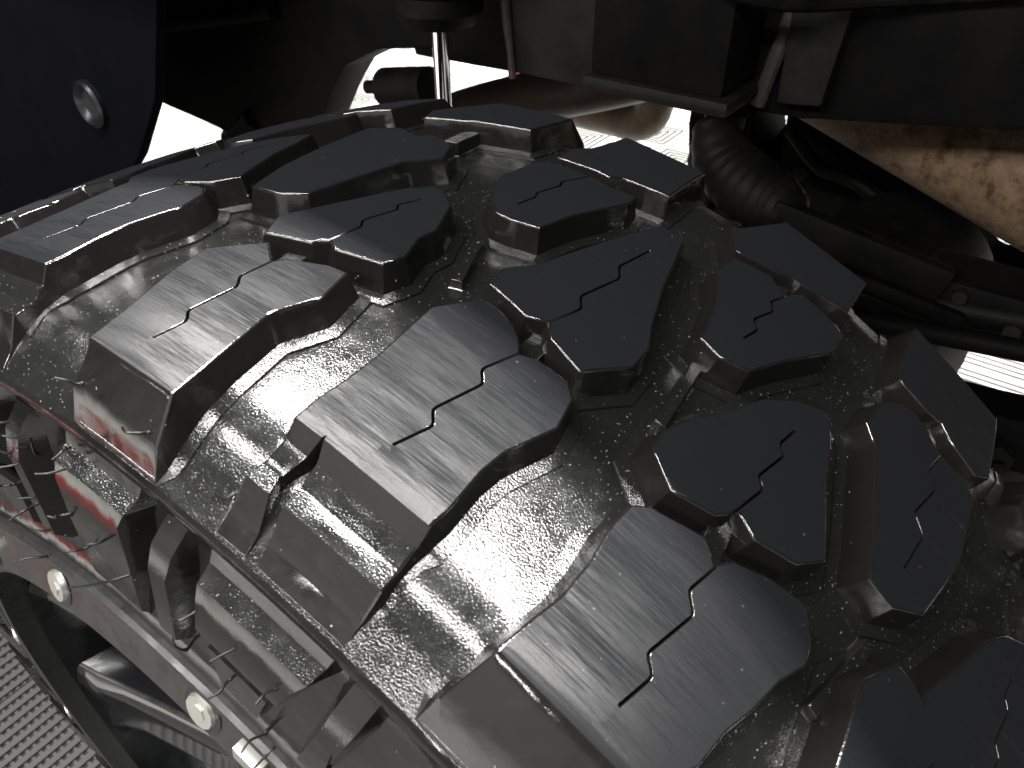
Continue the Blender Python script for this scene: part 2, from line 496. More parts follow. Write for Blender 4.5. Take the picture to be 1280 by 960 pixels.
def resample(p, step):
    out = []
    n = len(p)
    for i in range(n):
        a, b = Vector(p[i]), Vector(p[(i + 1) % n])
        k = max(1, int((b - a).length / step))
        out += [tuple(a + (b - a) * j / k) for j in range(k)]
    return out

FOOT_N = [0]
def block_mesh(n, outline, sipe=None, rtop=None, holes=(), breaks=(), draft=2.6, foot=4.6, matfn=None, chamfer=0.95, step=3.2, name='tread_block', depth_r=None):
    """outline in (x, t); everything planar is done in mm of (x, arc)"""
    mm = lambda q: (q[0] * 1000, q[1] * 445.0)
    o = [mm(q) for q in outline]
    if area2(o) < 0:
        o = o[::-1]
    o = offset_poly(o, 0.25 if n[0] in 'BC' and name == 'tread_block' else -chamfer * 0.3)
    cuts = []
    if sipe:
        s = [mm(q) for q in sipe]
        # run the cut out through the notch
        d = (Vector(s[-1]) - Vector(s[-2])).normalized()
        if pdist(s[-1], o) < 3.0:
            s[-1] = tuple(Vector(s[-1]) + d * 2.0)
        d0 = (Vector(s[0]) - Vector(s[1])).normalized()
        if pdist(s[0], o) < 3.0:
            s[0] = tuple(Vector(s[0]) + d0 * 2.5)
        sm = [tuple(v_) for v_ in [s[0]] ]
        for i in range(1, len(s) - 1):
            a, b, c = Vector(s[i - 1]), Vector(s[i]), Vector(s[i + 1])
            u = min(0.28 * (b - a).length, 1.6)
            w = min(0.28 * (c - b).length, 1.6)
            p0, p2 = b + (a - b).normalized() * u, b + (c - b).normalized() * w
            sm += [tuple(p0), tuple((p0 + b * 2 + p2) / 4), tuple(p2)]
        sm.append(s[-1])
        cuts.append(thick(sm, 0.62))
    for h in holes:
        cuts.append([mm(q) for q in h])
    rs = resample(o, step)
    V, E = [], []
    def loop(p):
        b = len(V)
        V.extend([Vector(q) for q in p])
        E.extend([(b + i, b + (i + 1) % len(p)) for i in range(len(p))])
    loop(rs)
    for c in cuts:
        loop(c)
    xs, ys = [q[0] for q in o], [q[1] for q in o]
    for bx in breaks:
        bx *= 1000
        b = len(V)
        V.extend([Vector((bx, min(ys) - 1)), Vector((bx, max(ys) + 1))])
        E.append((b, b + 1))
    x = min(xs) + step / 2
    while x < max(xs):
        y = min(ys) + step / 2
        while y < max(ys):
            q = (x, y)
            if inside(q, o) and pdist(q, o) > 1.2 and all(not inside(q, c) and pdist(q, c) > 0.9 for c in cuts) and all(abs(x - bx * 1000) > 0.8 for bx in breaks):
                V.append(Vector(q))
            y += step
        x += step
    vo, eo, fo, *_ = delaunay_2d_cdt(V, E, [], 0, 1e-4)
    rtop = rtop or prof
    bm = bmesh.new()
    uv = bm.loops.layers.uv.new('UVMap')
    pos2 = {}
    def nv(q, dr=0.0, r=None):
        xx, tt = q[0] / 1000, q[1] / 445.0
        vv = bm.verts.new(pol(xx, tt, (rtop(xx) if r is None else r) + dr))
        pos2[vv] = (xx, q[1] / 1000)
        return vv
    BV = {}
    faces = []
    for f in fo:
        c = sum((vo[i] for i in f), Vector((0, 0))) / len(f)
        if abs(area2([vo[i] for i in f])) < 4e-3 or not inside(c, o) or any(inside(c, k) for k in cuts):
            continue
        f = list(f)
        if area2([vo[i] for i in f]) < 0:
            f = f[::-1]
        faces.append(f)
        for i in f:
            if i not in BV:
                BV[i] = nv(vo[i])
    cnt = {}
    for f in faces:
        fc = bm.faces.new([BV[i] for i in f])
        cx = sum(vo[i].x for i in f) / len(f) / 1000
        fc.material_index = matfn(cx) if matfn else 0
        for i in range(len(f)):
            cnt[(f[i], f[(i + 1) % len(f)])] = 1
    bnd = [(a, b) for (a, b) in cnt if (b, a) not in cnt]
    nrm, iscut = {}, {}
    for a, b in bnd:
        e = (vo[b] - vo[a]).normalized()
        nn = Vector((e.y, -e.x))
        mid = (vo[a] + vo[b]) / 2
        ct = pdist(mid, o) > 0.05
        for i in (a, b):
            nrm.setdefault(i, []).append(nn)
            iscut[i] = iscut.get(i, True) and ct
    RING = [{} for _ in range(6)]
    FOOT_N[0] += 1
    foot_h = 0.00075 + 0.00002 * (FOOT_N[0] * 7 % 19)
    sharp_pairs = []
    for i, ns in nrm.items():
        m = sum(ns, Vector((0, 0)))
        m = m / max(m.length_squared / len(ns), 0.55 * len(ns)) if m.length > 1e-6 else ns[0]
        p = vo[i]
        xx = p.x / 1000
        rt, fl = rtop(xx), (floor_r(xx) if depth_r is None else rtop(xx) - depth_r)
        c = chamfer if not iscut[i] else 0.2
        c = min(c, max(0.05, (rt - fl) * 400))
        for k, ang in enumerate((30, 60, 90)):
            a_ = math.radians(ang)
            RING[k][i] = nv(p + m * c * math.sin(a_), r=rt - c * (1 - math.cos(a_)) / 1000)
        if iscut[i]:
            RING[3][i] = RING[4][i] = RING[5][i] = nv(p + m * 0.22, r=min(rt - c / 1000, fl - 0.0015))
        else:
            h = max(0.0, min(1.0, (rt - fl) / DEP))
            low = lambda q, d: min(rt - c / 1000 * 1.01, (floor_r(q.x / 1000) if depth_r is None else fl) + d)
            q = p + m * (c + draft * h)
            RING[3][i] = nv(q, r=low(q, 0.0018 * h))
            q = p + m * (c + (draft + foot) * h)
            RING[4][i] = nv(q, r=low(q, foot_h * h))
            q = p + m * (c + (draft + foot + 0.25) * h)
            RING[5][i] = nv(q, r=low(q, -0.0012))
    seq = [BV] + RING
    for a, b in bnd:
        for kk, (X, Y) in enumerate(zip(seq, seq[1:])):
            q = [X[b], X[a], Y[a], Y[b]]
            q2 = []
            for z in q:
                if z not in q2:
                    q2.append(z)
            if len(q2) >= 3:
                try:
                    fc = bm.faces.new(q2)
                    fc.material_index = 3 if kk < 3 else (1 if kk < 4 else 2)
                except ValueError:
                    pass
    sipe_mm = [mm(q) for q in sipe] if sipe else None
    def half(q):
        if not sipe_mm:
            return 0.0
        for (x0, y0), (x1, y1) in zip(sipe_mm, sipe_mm[1:]):
            if q.x <= max(x0, x1):
                break
        yy = y0 + (y1 - y0) * (q.x - x0) / ((x1 - x0) or 1e-6)
        return 0.31 if q.y < yy else 0.0
    for f in bm.faces:
        cc = Vector((sum(pos2[l.vert][0] for l in f.loops), sum(pos2[l.vert][1] for l in f.loops))) * (1000 / len(f.loops))
        sh = half(cc)
        for l in f.loops:
            l[uv].uv = (pos2[l.vert][0], pos2[l.vert][1] + sh)
    bset = {frozenset((BV[a], BV[b])) for a, b in bnd}
    bm.edges.ensure_lookup_table()
    bm.edges.index_update()
    hold = [e.index for e in bm.edges if frozenset(e.verts) in bset]
    me = bpy.data.meshes.new(name)
    bm.normal_update()
    bm.to_mesh(me)
    bm.free()
    for m in (M_TREAD, M_WET, M_GRAIN, M_EDGE):
        me.materials.append(m)
    for p in me.polygons:
        p.use_smooth = True
    me.set_sharp_from_angle(angle=math.radians(33))
    at = me.attributes.get('sharp_edge') or me.attributes.new('sharp_edge', 'BOOLEAN', 'EDGE')
    for i in hold:
        at.data[i].value = True
    return me

# ---- carcass: groove floor, shoulders and sidewalls as one turned casing
def revolve(bm, profile, seg, mi=0, t0=0.0, t1=2 * math.pi):
    full = abs(t1 - t0 - 2 * math.pi) < 1e-6
    k = seg if full else seg + 1
    rings = [[bm.verts.new(pol(x, t0 + (t1 - t0) * i / seg, r)) for i in range(k)] for x, r in profile]
    for a, b in zip(rings, rings[1:]):
        for i in range(seg):
            j = (i + 1) % k
            f = bm.faces.new((a[i], a[j], b[j], b[i]))
            f.material_index = mi
    return rings

bm = bmesh.new()
side_out = [(-0.1265, 0.306), (-0.1300, 0.312), (-0.1330, 0.318), (-0.1335, 0.322), (-0.1312, 0.325), (-0.1300, 0.335), (-0.1285, 0.350), (-0.1265, 0.366), (-0.1247, 0.382),
            (-0.1236, 0.396), (-0.1230, 0.4025), (-0.1238, 0.4045), (-0.1246, 0.4068), (-0.1240, 0.4090), (-0.1224, 0.4098)]
crown = [(-0.112 + 0.004 * i, floor_r(-0.112 + 0.004 * i)) for i in range(0, 78)]
side_in = [(0.2015, 0.400), (0.2060, 0.385), (0.2130, 0.360), (0.2150, 0.335), (0.2120, 0.315), (0.2060, 0.303)]
revolve(bm, side_out, 540, 0)
revolve(bm, side_out[-1:] + crown, 540, 1)
revolve(bm, crown[-1:] + side_in, 540, 0)
bmesh.ops.remove_doubles(bm, verts=bm.verts, dist=1e-6)
bmesh.ops.recalc_face_normals(bm, faces=bm.faces)
tyre = mesh_obj('tyre', bm, [M_WET, M_GRAIN], wheel, sharp=40)

def add_piece(name, me, dt=0.0, parent=None):
    o = bpy.data.objects.new(name, me)
    COL.objects.link(o)
    o.parent = parent or tyre
    o.rotation_euler = (-dt, 0, 0)
    return o

MESH = {}
NOTCH = [(-0.0895, 0.1645), (-0.0945, 0.1690), (-0.1040, 0.1760), (-0.1110, 0.1700), (-0.1165, 0.1660), (-0.1260, 0.1660),
         (-0.1260, 0.1520), (-0.1165, 0.1545), (-0.1110, 0.1560), (-0.1040, 0.1590), (-0.0945, 0.1600)]
for n in OUT:
    rt = top_r(n)
    br, fn, holes = (), None, ()
    if n in PE:
        br = [p[0] for p in PE[n][1:]]
        xe = br[-1]
        fn = (lambda c, xe=xe: 1 if c < xe else 0) if n != 'L3' else (lambda c, xe=xe: 0 if c > xe else (2 if -0.1092 < c < -0.0958 else 1))
        if n == 'L3':
            holes = (NOTCH,)
    if n[0] == 'D':
        br = [PD[0][0], PD[1][0]]
        fn = lambda c: 1 if c > PD[0][0] else 0
    sp = SIPE.get(n)
    if sp and n[0] == 'C':
        pass
    MESH[n] = block_mesh(n, OUT[n], sp, rt, holes, br, matfn=fn)

def off(j):
    return 0.0 if j == 0 else (0.43 + 0.418 * (j - 1) if j > 0 else -0.42 + 0.418 * (j + 1))

FAM = [('L3', None), ('L4', 'L2'), ('B2', None), ('B3', 'B1'), ('C2', 'C0'), ('C3', 'C1'), ('D3', None), ('D4', 'D2')]
for a, b in FAM:
    for j in range(-7, 8):
        if a == 'B2' and j <= -1:
            add_piece('tread_block', MESH['B3'], -0.272 + off(j) - off(-1))
        elif a == 'B2' and j >= 1:
            add_piece('tread_block', MESH['B3'], 0.655 + off(j) - off(1))
        elif b and j >= 1:
            add_piece('tread_block', MESH[b], off(j) - off(1))
        else:
            add_piece('tread_block', MESH[a], off(j) - (0.035 if a == 'C2' and j < 0 else 0))

# ---- low bars that tie neighbouring blocks, and stone ejector bars in the wide groove
def bar_mesh(name, quad, top, drop=0.0):
    return block_mesh('bar', quad, None, lambda x: prof(x) - top, draft=1.2, foot=1.5, matfn=lambda c: 2, name=name, chamfer=0.5)

def quad(x0, t0, x1, t1, w):
    d = Vector((x1 - x0, (t1 - t0) * 0.445)).normalized()
    n = Vector((-d.y, d.x)) * w / 2
    return [(x0 + n.x, t0 + n.y / 0.445), (x0 - n.x, t0 - n.y / 0.445), (x1 - n.x, t1 - n.y / 0.445), (x1 + n.x, t1 + n.y / 0.445)]

TIES = [(-0.023, 0.1175, 0.0015, 0.1205), (-0.039, -0.0895, -0.014, -0.0815), (0.106, -0.008, 0.132, 0.001), (0.098, -0.220, 0.124, -0.213)]
for q in TIES:
    me = bar_mesh('tie_bar', quad(*q, 0.008), 0.0062)
    for j in range(-7, 8):
        add_piece('tie_bar', me, off(j))
EJ = [((0.004, 0.002, 0.050, 0.012), range(-7, 8)), ((-0.040, -0.212, -0.002, -0.234), range(-7, 1)), ((0.004, 0.223, 0.035, 0.252), range(0, 7))]
for q, rng in EJ:
    me = bar_mesh('stone_ejector', quad(*q, 0.0042), 0.0095)
    for j in rng:
        add_piece('stone_ejector', me, off(j))

# ---- sidewall lugs
def side_lug(name, prof_rows, sharp=28):
    """prof_rows: list of (x, r, t_lo, t_hi); surface strip by strip plus end walls down to the sidewall"""
    bm = bmesh.new()
    N = 10
    rows = [[bm.verts.new(pol(x, tl + (th - tl) * i / N, r)) for i in range(N + 1)] for x, r, tl, th, *_ in prof_rows]
    for k, (a, b) in enumerate(zip(rows, rows[1:])):
        for i in range(N):
            f = bm.faces.new((a[i], a[i + 1], b[i + 1], b[i]))
            f.material_index = prof_rows[k][4] if len(prof_rows[k]) > 4 else 0
    for e in (0, N):
        s = -0.017 if e == 0 else 0.017
        wall = [bm.verts.new(pol(-0.116, (tl if e == 0 else th) + s, r)) for x, r, tl, th, *_ in prof_rows]
        for k in range(len(rows) - 1):
            bm.faces.new((rows[k][e], rows[k + 1][e], wall[k + 1], wall[k]) if e else (rows[k + 1][e], rows[k][e], wall[k], wall[k + 1]))
    es = [e for e in bm.edges if not e.is_boundary and e.calc_face_angle(0) > 0.35]
    bmesh.ops.recalc_face_normals(bm, faces=bm.faces)
    bmesh.ops.bevel(bm, geom=es, offset=0.0020, segments=3, affect='EDGES', profile=0.5)
    o = mesh_obj(name, bm, [M_WET, M_GRAIN], tyre, sharp)
    return o

def repeat(o, name, fam=None):
    for j in range(-7, 8):
        if j:
            add_piece(name, o.data, off(j))

o1 = side_lug('sidewall_lug', [(-0.1240, 0.4080, 0.066, 0.194), (-0.1264, 0.4020, 0.068, 0.192, 1), (-0.1325, 0.3985, 0.071, 0.189, 0), (-0.1352, 0.3930, 0.078, 0.185, 0), (-0.1362, 0.3740, 0.090, 0.190, 0), (-0.1290, 0.3650, 0.092, 0.192, 0)])
repeat(o1, 'sidewall_lug')
T2 = 0.419
o2 = side_lug('sidewall_lug', [(-0.1240, 0.4080, 0.266 - T2, 0.372 - T2), (-0.1264, 0.4030, 0.267 - T2, 0.368 - T2, 1), (-0.1325, 0.4000, 0.268 - T2, 0.364 - T2, 0), (-0.1350, 0.3945, 0.272 - T2, 0.361 - T2, 0), (-0.1355, 0.3720, 0.276 - T2, 0.370 - T2, 0), (-0.1345, 0.335, 0.300 - T2, 0.392 - T2, 0), (-0.1310, 0.3280, 0.304 - T2, 0.394 - T2, 0)])
o2.rotation_euler = (0, 0, 0)
for j in range(-7, 8):
    if j:
        add_piece('sidewall_lug', o2.data, off(j))
o3 = side_lug('sidewall_rib', [(-0.1236, 0.4030, 0.226, 0.250), (-0.1315, 0.3950, 0.226, 0.250, 1), (-0.1350, 0.3850, 0.228, 0.250, 0), (-0.1362, 0.3450, 0.236, 0.262, 0), (-0.1310, 0.3380, 0.238, 0.264, 0)])
repeat(o3, 'sidewall_rib')
add = [o3.data]
o4 = side_lug('sidewall_rib', [(-0.1236, 0.4030, 0.022, 0.046), (-0.1315, 0.3950, 0.022, 0.046, 1), (-0.1350, 0.3850, 0.024, 0.046, 0), (-0.1362, 0.3450, 0.032, 0.058, 0), (-0.1310, 0.3380, 0.034, 0.060, 0)])
repeat(o4, 'sidewall_rib')
o5 = side_lug('sidewall_plate', [(-0.1300, 0.3590, 0.110, 0.190), (-0.1336, 0.3570, 0.110, 0.190, 0), (-0.1342, 0.3350, 0.122, 0.176, 0), (-0.1315, 0.3310, 0.124, 0.174, 0)])
repeat(o5, 'sidewall_plate')

# ---- rim
bm = bmesh.new()
lip = [(-0.1262, 0.3085), (-0.1330, 0.3085), (-0.1352, 0.3070), (-0.1358, 0.3045), (-0.1345, 0.3015), (-0.1322, 0.2998), (-0.1314, 0.2970), (-0.1380, 0.2735), (-0.1372, 0.2705), (-0.1220, 0.2700)]
barrel = [(-0.1220, 0.2700), (-0.105, 0.266), (-0.060, 0.258), (0.05, 0.255), (0.150, 0.262), (0.190, 0.285), (0.2050, 0.302)]
revolve(bm, lip, 256, 0)
revolve(bm, barrel, 256, 1)
bmesh.ops.remove_doubles(bm, verts=bm.verts, dist=1e-6)
bmesh.ops.recalc_face_normals(bm, faces=bm.faces)
rim = mesh_obj('rim', bm, [M_LIP, M_RIM], wheel, 30)

def spoke_mesh():
    bm = bmesh.new()
    rows = []
    prof_s = [(0.060, -0.088, 0.036, 0.060), (0.110, -0.094, 0.034, 0.056), (0.170, -0.101, 0.032, 0.050), (0.220, -0.108, 0.032, 0.048), (0.250, -0.115, 0.038, 0.046), (0.268, -0.121, 0.050, 0.044)]
    for r, x, w, d in prof_s:
        rows.append([bm.verts.new(q) for q in ((x + d, -w, r), (x + 0.006, -w, r), (x, -w * 0.62, r), (x + 0.004, 0, r), (x, w * 0.62, r), (x + 0.006, w, r), (x + d, w, r))])
    for a, b in zip(rows, rows[1:]):
        for i in range(len(a) - 1):
            bm.faces.new((a[i], a[i + 1], b[i + 1], b[i]))
    bm.faces.new(rows[0])
    bm.faces.new(rows[-1][::-1])
    bmesh.ops.recalc_face_normals(bm, faces=bm.faces)
    es = [e for e in bm.edges if not e.is_boundary and e.calc_face_angle(0) > 0.5]
    bmesh.ops.bevel(bm, geom=es, offset=0.0025, segments=2, affect='EDGES', profile=0.5, material=1)
    return bm
sp = mesh_obj('spoke', spoke_mesh(), [M_SPOKE, M_LIP], rim, 30)
sp.rotation_euler = (-0.62, 0, 0)
for k in range(1, 8):
    add_piece('spoke', sp.data, 0.62 + k * math.pi / 4, rim)
bm = bmesh.new()
revolve(bm, [(-0.055, 0.0), (-0.098, 0.0), (-0.105, 0.030), (-0.102, 0.052), (-0.090, 0.075), (-0.055, 0.085), (0.0, 0.085)], 48)
bmesh.ops.remove_doubles(bm, verts=bm.verts, dist=1e-6)
bmesh.ops.recalc_face_normals(bm, faces=bm.faces)
mesh_obj('hub_cap', bm, M_SPOKE, rim, 30)

def bolt_mesh():
    bm = bmesh.new()
    c = Vector(pol(-0.1348, 0, 0.2850))
    ax = Vector((-0.963, 0, 0.270))
    e1, e2 = Vector((0, 1, 0)), ax.cross(Vector((0, 1, 0)))
    def disc(r, h0, h1, n, mi=0):
        ring = lambda rr, h: [bm.verts.new(c + ax * h + e1 * rr * math.cos(2 * math.pi * k / n) + e2 * rr * math.sin(2 * math.pi * k / n)) for k in range(n)]
        a, b = ring(r, h0), ring(r * 0.93, h1)
        for k in range(n):
            bm.faces.new((a[k], a[(k + 1) % n], b[(k + 1) % n], b[k])).material_index = mi
        bm.faces.new(b).material_index = mi
    disc(0.0120, -0.003, 0.0006, 24, 1)
    disc(0.0085, 0.0, 0.0024, 12)
    disc(0.0042, 0.002, 0.0031, 6)
    bmesh.ops.recalc_face_normals(bm, faces=bm.faces)
    return bm
b0 = mesh_obj('bolt', bolt_mesh(), [M_STEEL, M_SPOKE], rim, 30)
b0.rotation_euler = (-0.235, 0, 0)
for k in range(1, 16):
    add_piece('bolt', b0.data, 0.235 + k * math.pi / 8, rim)
bm = bmesh.new()
add_box(bm, (-0.1390, -0.0075, 0.281), (-0.1325, 0.0075, 0.2925), 0.0012)
wgt = mesh_obj('balance_weight', bm, M_STEEL, rim, 30)
wgt.rotation_euler = (-0.130, 0, 0)

# ---- rubber vent hairs left by the mould
HAIRS = [(-0.1334, 0.1138, 0.3671, -0.1398, 0.1163, 0.3663), (-0.1322, 0.1045, 0.3491, -0.146, 0.1147, 0.3438), (-0.1339, 0.0715, 0.3784, -0.1397, 0.0743, 0.3781), (-0.1113, 0.0837, 0.4105, -0.1153, 0.0865, 0.4117), (-0.1341, 0.1365, 0.351, -0.1386, 0.1385, 0.3517), (-0.1317, 0.0809, 0.3141, -0.1365, 0.0801, 0.3376), (-0.1168, 0.1507, 0.3992, -0.121, 0.1549, 0.4006), (-0.1169, 0.117, 0.4102, -0.1209, 0.1211, 0.4118), (-0.1254, 0.1712, 0.3548, -0.1325, 0.1755, 0.3537), (-0.1269, 0.1809, 0.3519, -0.1319, 0.1832, 0.3522), (-0.1308, 0.17, 0.3502, -0.1334, 0.1712, 0.3515), (-0.1258, 0.1668, 0.3439, -0.1286, 0.1681, 0.3515), (-0.1291, 0.167, 0.3434, -0.1396, 0.1741, 0.3402), (-0.132, 0.1412, 0.3734, -0.1381, 0.1445, 0.3731), (-0.1336, 0.1849, 0.3047, -0.1379, 0.187, 0.3055), (-0.1318, 0.1604, 0.3263, -0.1383, 0.1653, 0.326), (-0.1357, 0.162, 0.3231, -0.1437, 0.1635, 0.3205), (-0.1342, 0.1365, 0.3497, -0.1397, 0.1404, 0.3499), (-0.135, 0.1746, 0.3428, -0.1344, 0.1786, 0.3483), (-0.1285, 0.1405, 0.3792, -0.1294, 0.1424, 0.3828), (-0.128, 0.145, 0.3781, -0.1328, 0.1443, 0.3779), (-0.1337, 0.0534, 0.3834, -0.1406, 0.0555, 0.382), (-0.1336, 0.0351, 0.3857, -0.1402, 0.0364, 0.3844), (-0.1339, 0.0553, 0.3433, -0.1405, 0.0557, 0.3417), (-0.1323, 0.0363, 0.3215, -0.1401, 0.0373, 0.3191), (-0.1298, 0.0353, 0.3301, -0.1341, 0.0353, 0.3305), (-0.1317, 0.0318, 0.3068, -0.1389, 0.0319, 0.3046), (-0.1269, 0.0099, 0.3461, -0.1362, 0.0108, 0.3641), (-0.1315, 0.1542, 0.3113, -0.1384, 0.1585, 0.3104), (-0.1345, 0.1279, 0.3384, -0.1408, 0.131, 0.3378), (-0.1338, 0.1719, 0.2555, -0.1427, 0.1781, 0.2534)]
for hi, h in enumerate(HAIRS):
    a, b = Vector(h[:3]), Vector(h[3:])
    b = a + (b - a) * 1.3
    rnd = Vector((random.uniform(-1, 1), random.uniform(-1, 1), random.uniform(-1, 1))) * 0.0012
    out = Vector((-1, a.y * 0.4, a.z * 0.4)).normalized()
    a0 = a - out * 0.001
    mid = (a + b) / 2 + out * 0.0012 + rnd
    pts = smooth_path([a0, a + (b - a) * 0.12 + out * 0.0008, mid, b], 4)
    n = len(pts)
    bm = bmesh.new()
    add_tube(bm, pts, [0.00065 * (1 - 0.45 * k / n) for k in range(n)], 6)
    # little flared foot where the hair leaves the mould
    bmesh.ops.create_uvsphere(bm, u_segments=8, v_segments=6, radius=0.00085, matrix=Matrix.Translation(a))
    mesh_obj('rubber_hair', bm, M_HAIR, tyre, 60)
# ------------------------------------------------------------------ what hangs under the vehicle behind the tyre
# frame rail: boxed beam running fore and aft
fr = empty('frame_rail', (0.5, 0, 0.785))
tag(fr, 'black boxed chassis rail running across the top behind the tyre', 'chassis rail')
def part(name, bm, m, parent, sharp=30):
    o = mesh_obj(name, bm, m, parent, sharp)
    o.matrix_parent_inverse = Matrix.Translation(parent.location).inverted()
    return o
bm = bmesh.new(); add_prism(bm, [(-1.5, 0.92), (-0.23, 0.816), (-0.06, 0.792), (0.13, 0.782), (0.40, 0.775), (0.40, 1.14), (-1.5, 1.14)], 0.505, 0.60, 0.008); part('beam', bm, M_FRAME, fr)
bm = bmesh.new(); add_prism(bm, [(0.140, 0.79), (0.232, 0.79), (0.262, 1.08), (0.140, 1.08)], 0.478, 0.506, 0.004); part('gusset_plate', bm, M_PLATE, fr)
bm = bmesh.new()
pts = [(0.476, 0.234 + 0.0035 * i + random.uniform(-.001, .001), 0.785 + 0.024 * i) for i in range(12)]
add_tube(bm, pts, [0.005 + random.uniform(-.0012, .0015) for _ in pts], 10); part('weld_bead', bm, M_WELD, fr)
bm = bmesh.new(); add_box(bm, (0.43, -0.012, 0.818), (0.51, 0.118, 1.10), 0.010); part('bump_stop_bracket', bm, M_FRAME, fr)
bm = bmesh.new(); add_box(bm, (0.425, -0.020, 0.806), (0.512, 0.122, 0.820), 0.006); part('bracket_lip', bm, M_PLATE, fr)
bm = bmesh.new()
pts = [(0.499, -0.020 - 0.004 * i, 0.80 + 0.022 * i) for i in range(9)]
add_tube(bm, pts, 0.007, 10); part('weld_bead', bm, M_WELD, fr)
bm = bmesh.new(); add_prism(bm, [(-0.078, 0.812), (-0.040, 0.808), (-0.028, 1.08), (-0.100, 1.08)], 0.485, 0.507, 0.004); part('stiffener', bm, M_PLATE, fr)

bm = bmesh.new(); add_tube(bm, smooth_path([(0.50, 0.33, 0.93), (0.495, 0.28, 0.90), (0.47, 0.22, 0.905), (0.47, 0.14, 0.925), (0.42, 0.05, 0.93), (0.42, -0.03, 0.90), (0.49, -0.12, 0.90), (0.50, -0.30, 0.93)], 6), 0.006, 10); part('wiring_loom', bm, M_BOOT, fr)

# crossmember to the left, its lower edge stepping down towards the rear
cm = empty('crossmember', (0.5, 0.8, 0.62))
tag(cm, 'black stepped crossmember left of the shock absorber', 'crossmember')
bm = bmesh.new(); add_prism(bm, [(0.36, 0.79), (0.45, 0.775), (0.515, 0.745), (0.545, 0.710), (0.580, 0.660), (0.66, 0.602), (0.76, 0.588), (0.82, 0.604), (0.985, 0.617), (1.6, 0.60), (1.6, 1.14), (0.36, 1.14)], 0.50, 0.56, 0.006); part('web', bm, M_FRAME, cm)
bm = bmesh.new(); add_tube(bm, [(0.49, 0.62, 0.80), (0.49, 1.02, 0.72)], 0.012, 12); part('brake_line', bm, M_BOOT, cm)
bm = bmesh.new(); add_tube(bm, [(0.50, 0.72, 0.64), (0.52, 0.82, 0.582)], 0.016, 14); part('strut', bm, M_FRAME, cm)

# inner fender liner on the left, with its round plug
fl = empty('fender_liner', (0.30, 0.9, 0.6))
tag(fl, 'near black plastic fender liner panel with a round plug at upper left', 'fender liner')
bm = bmesh.new()
add_prism(bm, [(0.625, 0.735), (0.700, 0.650), (0.735, 0.620), (1.30, 0.34), (1.6, 0.34), (1.6, 1.2), (0.45, 1.2), (0.50, 0.98)], 0.30, 0.315, 0.004)
part('panel', bm, M_LINER, fl)
bm = bmesh.new()
c = Vector((0.30, 0.775, 0.702))
def ringx(bm, c, prof_r, n=40):
    rings = [[bm.verts.new((c.x + x, c.y + r * math.cos(2 * math.pi * k / n), c.z + r * math.sin(2 * math.pi * k / n))) for k in range(n)] for x, r in prof_r]
    for a, b in zip(rings, rings[1:]):
        for k in range(n):
            bm.faces.new((a[k], a[(k + 1) % n], b[(k + 1) % n], b[k]))
    bm.faces.new(rings[-1])
    bmesh.ops.recalc_face_normals(bm, faces=bm.faces)
ringx(bm, c, [(0.004, 0.031), (-0.006, 0.030), (-0.009, 0.026), (-0.006, 0.021), (-0.002, 0.017), (-0.0015, 0.004)])
part('plug', bm, M_PLUG, fl)

# unseen body underside and shade panel, added to block lamps and darken reflections
bd = empty('body_underside', (0.8, 0, 1.25))
tag(bd, 'unseen black underside of the vehicle body, added over the wheel to block the lamps', 'vehicle body')
bm = bmesh.new(); add_box(bm, (0.10, -2.2, 1.22), (1.75, 2.4, 1.27), 0.01); part('floor_pan', bm, M_FRAME, bd)
bm = bmesh.new(); add_box(bm, (1.60, -2.2, 1.05), (1.70, 2.4, 1.22), 0.01); part('rocker_panel', bm, M_FRAME, bd)
bm = bmesh.new(); add_box(bm, (0.10, -0.86, 0.55), (1.2, -0.82, 1.22), 0.01); part('arch_shade_panel', bm, M_LINER, bd)  # unseen panel added so the lower tread mirrors something dark

# shock absorber
sh = empty('shock_absorber', (0.42, 0.283, 0.5))
tag(sh, 'shock absorber with a bright steel rod below a black dust cover', 'shock absorber')
def vcyl(bm, c, prof_z, n=36):
    rings = [[bm.verts.new((c[0] + r * math.cos(2 * math.pi * k / n), c[1] + r * math.sin(2 * math.pi * k / n), z)) for k in range(n)] for z, r in prof_z]
    for a, b in zip(rings, rings[1:]):
        for k in range(n):
            bm.faces.new((a[k], a[(k + 1) % n], b[(k + 1) % n], b[k]))
    bm.faces.new(rings[0]); bm.faces.new(rings[-1])
    bmesh.ops.recalc_face_normals(bm, faces=bm.faces)
bm = bmesh.new(); vcyl(bm, (0.42, 0.283), [(0.845, 0.012), (0.838, 0.020), (0.842, 0.036), (0.855, 0.044), (0.87, 0.043), (0.872, 0.046), (0.878, 0.046), (0.88, 0.043), (1.15, 0.043)]); part('dust_cover', bm, M_BOOT, sh)
bm = bmesh.new(); vcyl(bm, (0.42, 0.283), [(0.52, 0.0085), (0.85, 0.0085)], 24); part('rod', bm, M_CHROME, sh)
bm = bmesh.new(); vcyl(bm, (0.42, 0.283), [(0.28, 0.03), (0.66, 0.03), (0.672, 0.026), (0.675, 0.012)]); part('body', bm, M_BOOT, sh)
bm = bmesh.new(); add_tube(bm, [(0.47, 0.345, 0.758), (0.47, 0.415, 0.745)], [0.022, 0.022], 20); add_tube(bm, [(0.47, 0.415, 0.745), (0.47, 0.445, 0.74)], 0.008, 12); part('mount_stud', bm, M_BOOT, sh)

